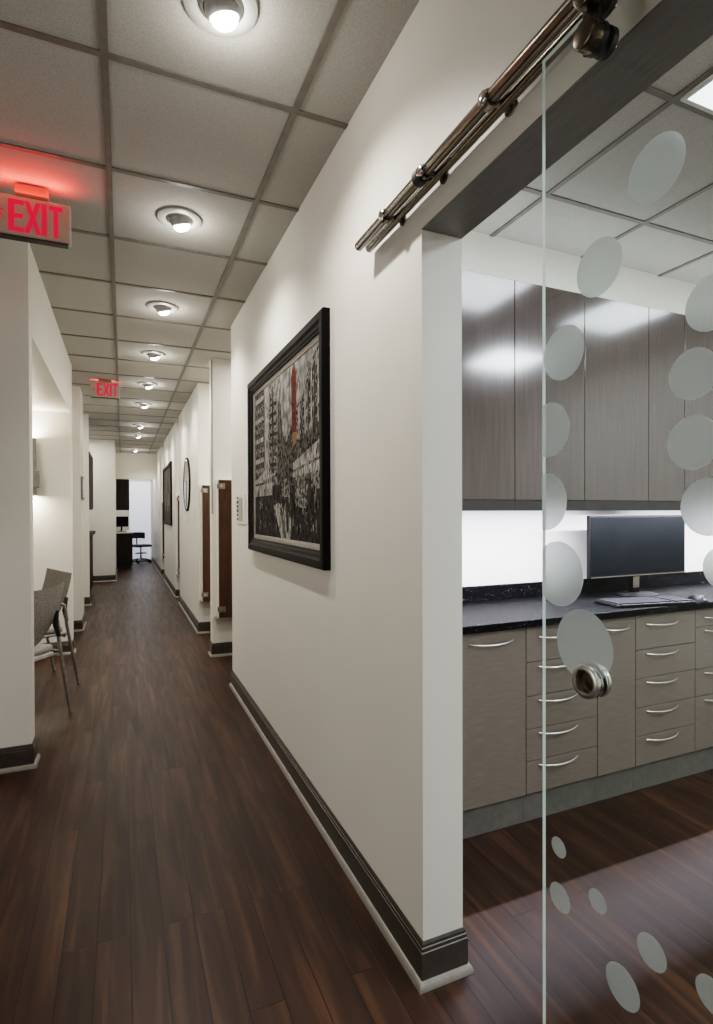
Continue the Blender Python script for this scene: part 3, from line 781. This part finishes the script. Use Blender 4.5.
# wall sconce
so = thing('wall_sconce', 'grey slab wall sconce glowing on the nook back wall', 'wall light', (-.86, 5.95, 1.80))
BX(-.11, .117, -.085, -.030, -.265, .265, None, .004).build('shade', M['sconce'], so)
BX(-.11, .141, -.100, -.029, -.20, -.04, None, .004).build('clip', M['sconce'], so)
b = MB(); b.box(-.05, .05, -.0295, -.0008, -.15, .15, M['sconce'], .003); b.build('back_plate', None, so)

# ------------------------------------------------------------------ alcove cabinets on the left
ac = thing('wall_cabinet', 'dark narrow wall cabinet in the left alcove beyond the room sign', 'cabinet', (-.78, 9.62, 1.42))
BX(-.30, .31, -.52, .52, 0, .87, None, .003).build('carcass', M['darkwood'], ac)
for y in (-.26, .26): BX(.311, .329, y-.255, y+.255, .004, .866, None, .002).build('door', M['darkwood'], ac)
al = thing('base_cabinet', 'dark base cabinet with a counter in the left alcove', 'cabinet', (-.78, 9.95, 0))
BX(-.30, .27, -.80, .85, .08, 1.0, None, .003).build('carcass', M['darkwood'], al)
for y in (-.55, 0, .55): BX(.271, .289, y-.265, y+.265, .10, .99, None, .002).build('door', M['darkwood'], al)
BX(-.30, .33, -.86, .90, 1.001, 1.05, None, .003).build('counter', M['granite'], al)
BX(-.30, .24, -.80, .85, .001, .079).build('plinth', M['carcass'], al)

# ------------------------------------------------------------------ far room
w = MB(); wo = thing('window_1', 'window with a closed pale vertical blind in the far room', 'window', (.35, 16.599, 0)); wo['kind'] = 'structure'
for a in ((-.22, .42, -.03, -.001, .02, .06), (-.22, .42, -.03, -.001, 2.28, 2.32), (-.22, -.18, -.03, -.001, .061, 2.279), (.385, .42, -.03, -.001, .061, 2.279)): w.box(*a)
w.build('window_frame', M['plastic_w'], wo)
b = MB()
for k in range(8): b.box(-.175+k*.07, -.175+k*.07+.062, -.05-.006*(k % 2), -.047-.006*(k % 2), .06, 2.26)
b.build('blind', M['blind'], wo)
BX(-.20, .41, -.07, -.031, 2.262, 2.31).build('blind_headrail', M['plastic_w'], wo)

fu = thing('wall_cabinet', 'dark wall cabinet high on the left of the far room', 'cabinet', (-.17, 15.2, 1.44))
BX(-.325, .30, -.60, .60, 0, .76, None, .003).build('carcass', M['darkwood'], fu)
for y in (-.3, .3): BX(.301, .32, y-.295, y+.295, .004, .756, None, .002).build('door', M['darkwood'], fu)
fb = thing('base_cabinet', 'dark desk cabinet with a pale counter in the far room', 'cabinet', (-.17, 15.2, 0))
BX(-.325, .37, -.60, .60, .06, .865, None, .003).build('carcass', M['darkwood'], fb)
for y in (-.3, .3): BX(.371, .39, y-.295, y+.295, .08, .86, None, .002).build('door', M['darkwood'], fb)
BX(-.325, .40, -.62, .62, .866, .90, None, .003).build('counter', M['white_lam'], fb)
BX(-.325, .34, -.58, .60, .001, .059).build('plinth', M['carcass'], fb)
fm = thing('monitor', 'small dark computer monitor on the far room counter', 'monitor', (-.02, 14.95, .9005), radians(28))
BX(-.17, .17, -.012, .012, .12, .38, None, .005).build('casing', M['plastic_k'], fm)
BX(-.16, .16, -.0145, -.0125, .135, .37).build('screen', M['screen'], fm)
b = MB(); b.box(-.02, .02, .0125, .03, .01, .22, None, .003); b.box(-.10, .10, -.06, .08, 0, .012, None, .004); b.build('stand', M['plastic_k'], fm)

fc = thing('task_chair', 'dark swivel task chair on casters in front of the far window', 'chair', (.455, 16.2, 0), radians(20))
b = MB(); b.box(-.23, .23, -.22, .22, .43, .50, None, .03, 3); b.build('seat', M['navy'], fc)
rows = [[(-.21+.42*j/8, .23+.03*(1-((j-4)/4)**2), .66+.17*i/4-.015*abs((j-4)/4)**3) for j in range(9)] for i in range(5)]
b = MB(); b.grid(rows, None, .05); b.build('backrest', M['navy'], fc)
b = MB(); b.tube([(0, .08, .42), (0, .27, .44), (0, .295, .60), (0, .285, .74)], .018, M['plastic_k']); b.build('back_post', None, fc)
b = MB(); b.tube([(0, 0, .43), (0, 0, .25), (0, 0, .10)], [.022, .022, .030], M['chrome'], 16); b.build('gas_lift', None, fc)
b = MB(); b.lathe([(.165, -.010), (.178, 0), (.165, .010), (.155, 0)], Matrix.Translation((0, 0, .26)), M['chrome'], 36, close=True)
for k in range(3):
    a = k*2*pi/3; b.tube([(.02*cos(a), .02*sin(a), .26), (.16*cos(a), .16*sin(a), .26)], .008, M['chrome'])
b.build('foot_ring', None, fc)
b = MB()
for k in range(5):
    a = k*2*pi/5+.3; b.tube([(0, 0, .105), (.15*cos(a), .15*sin(a), .095), (.28*cos(a), .28*sin(a), .066)], [.022, .018, .012], M['chrome'])
base = b.build('star_base', None, fc)
for k in range(5):
    a = k*2*pi/5+.3; c = Vector((.28*cos(a), .28*sin(a), .031)); d = Vector((-sin(a), cos(a), 0))
    q = MB(); q.tube([c-d*.022, c-d*.004], .030, M['plastic_k'], 16); q.tube([c+d*.004, c+d*.022], .030, M['plastic_k'], 16); q.tube([c-d*.004, c+d*.004], .012, M['plastic_k']); q.build('caster', None, base)

# ------------------------------------------------------------------ lights
for k, (y, lab) in enumerate(DL):
    R = Matrix.Rotation(radians(-16), 4, 'Y') @ Matrix.Rotation(radians(14), 4, 'X')
    p = Matrix.Translation((.271, y+.006, CH-.010)) @ R @ Vector((0, 0, -.062))
    lamp('downlight_lamp', 'SPOT', p, 50, WARM, (radians(5), radians(-14), 0), spot_size=radians(128), spot_blend=.9, shadow_soft_size=.03)
    lamp('downlight_spill', 'POINT', p+Vector((0, 0, -.02)), 2.4, NEUT, shadow_soft_size=.035)
# side-room troffers
for x, y in ((2.115, 1.03), (3.375, 1.03), (3.375, -.23), (2.115, -.86)):
    lamp('troffer_lamp', 'AREA', (x, y, CH-.012), 13 if y > 0 else 50, COOL, size=.56)
lamp('undercabinet_lamp', 'AREA', (2.65, 2.0495, 1.400), 95, (.82, .83, 1.0), shape='RECTANGLE', size=3.4, size_y=.007)
lamp('side_room_fill', 'AREA', (2.6, 2.2, 2.44), 6, COOL, (pi, 0, 0), shape='RECTANGLE', size=3.2, size_y=.2)  # unseen upward fill, added to brighten the side-room ceiling
# nook sconce, up and down
lamp('sconce_lamp', 'AREA', (-.86, 5.893, 2.07), 8, (1, .88, .74), (pi, 0, 0), shape='RECTANGLE', size=.2, size_y=.04)
lamp('sconce_lamp', 'AREA', (-.86, 5.893, 1.53), 8, (1, .88, .74), (0, 0, 0), shape='RECTANGLE', size=.2, size_y=.04)
lamp('nook_lamp', 'AREA', (-1.3, 4.8, 2.32), 14, NEUT, size=.5)
# rooms that open off the corridor
for x, y, e in ((1.5, 4.8, 26), (1.5, 5.9, 26), (1.5, 8.9, 24), (1.5, 12.2, 22), (-1.3, 6.6, 7), (-1.3, 8.3, 18), (-.75, 11.2, 16), (.4, 15.4, 24)):
    lamp('room_lamp', 'AREA', (x, y, CH-.02), e, NEUT, size=.55)
# unseen fill lights added around the viewer to brighten the near corridor
lamp('lobby_fill', 'AREA', (-2.2, 1.0, 1.35), 15, NEUT, (0, radians(-90), 0), size=1.6)
lamp('lobby_fill', 'AREA', (-.9, .2, CH-.02), 1.5, NEUT, size=.6)
lamp('lobby_fill', 'AREA', (-.9, -1.2, CH-.02), 3, NEUT, size=.6)
lamp('exit_glow', 'AREA', (-.36, 2.785, 2.765), 2.0, (1, .05, .04), (radians(205), 0, 0), shape='RECTANGLE', size=.26, size_y=.03)
lamp('exit_glow', 'AREA', (-.17, 6.62, 2.79), .5, (1, .06, .05), (radians(160), 0, 0), shape='RECTANGLE', size=.24, size_y=.03)

wd = bpy.data.worlds.new('World'); SC.world = wd; wd.use_nodes = True
wd.node_tree.nodes['Background'].inputs[0].default_value = (.8, .85, 1, 1); wd.node_tree.nodes['Background'].inputs[1].default_value = .3

# ------------------------------------------------------------------ camera
F, CY, YAW, PIT, ROL = 546.4914, 516.748, .4042, -.0077, .0031
cam = bpy.data.cameras.new('Camera'); co = bpy.data.objects.new('Camera', cam); COL.objects.link(co)
cam.sensor_fit = 'HORIZONTAL'; cam.sensor_width = 36; cam.lens = F/713*36
cam.shift_y = (CY-512)/713; cam.clip_start = .02
co.location = (0, 0, 1.36)
co.matrix_world = Matrix.Translation((0, 0, 1.36)) @ Matrix.Rotation(-YAW, 4, 'Z') @ Matrix.Rotation(pi/2+PIT, 4, 'X') @ Matrix.Rotation(-ROL, 4, 'Z')
SC.camera = co
SC.view_settings.view_transform = 'Filmic'
SC.view_settings.look = 'Medium High Contrast'
SC.view_settings.exposure = 0
cy = SC.cycles
cy.max_bounces = 10; cy.diffuse_bounces = 6; cy.glossy_bounces = 5; cy.transparent_max_bounces = 16
cy.use_denoising = True; cy.sample_clamp_indirect = 6; cy.caustics_reflective = False; cy.caustics_refractive = False
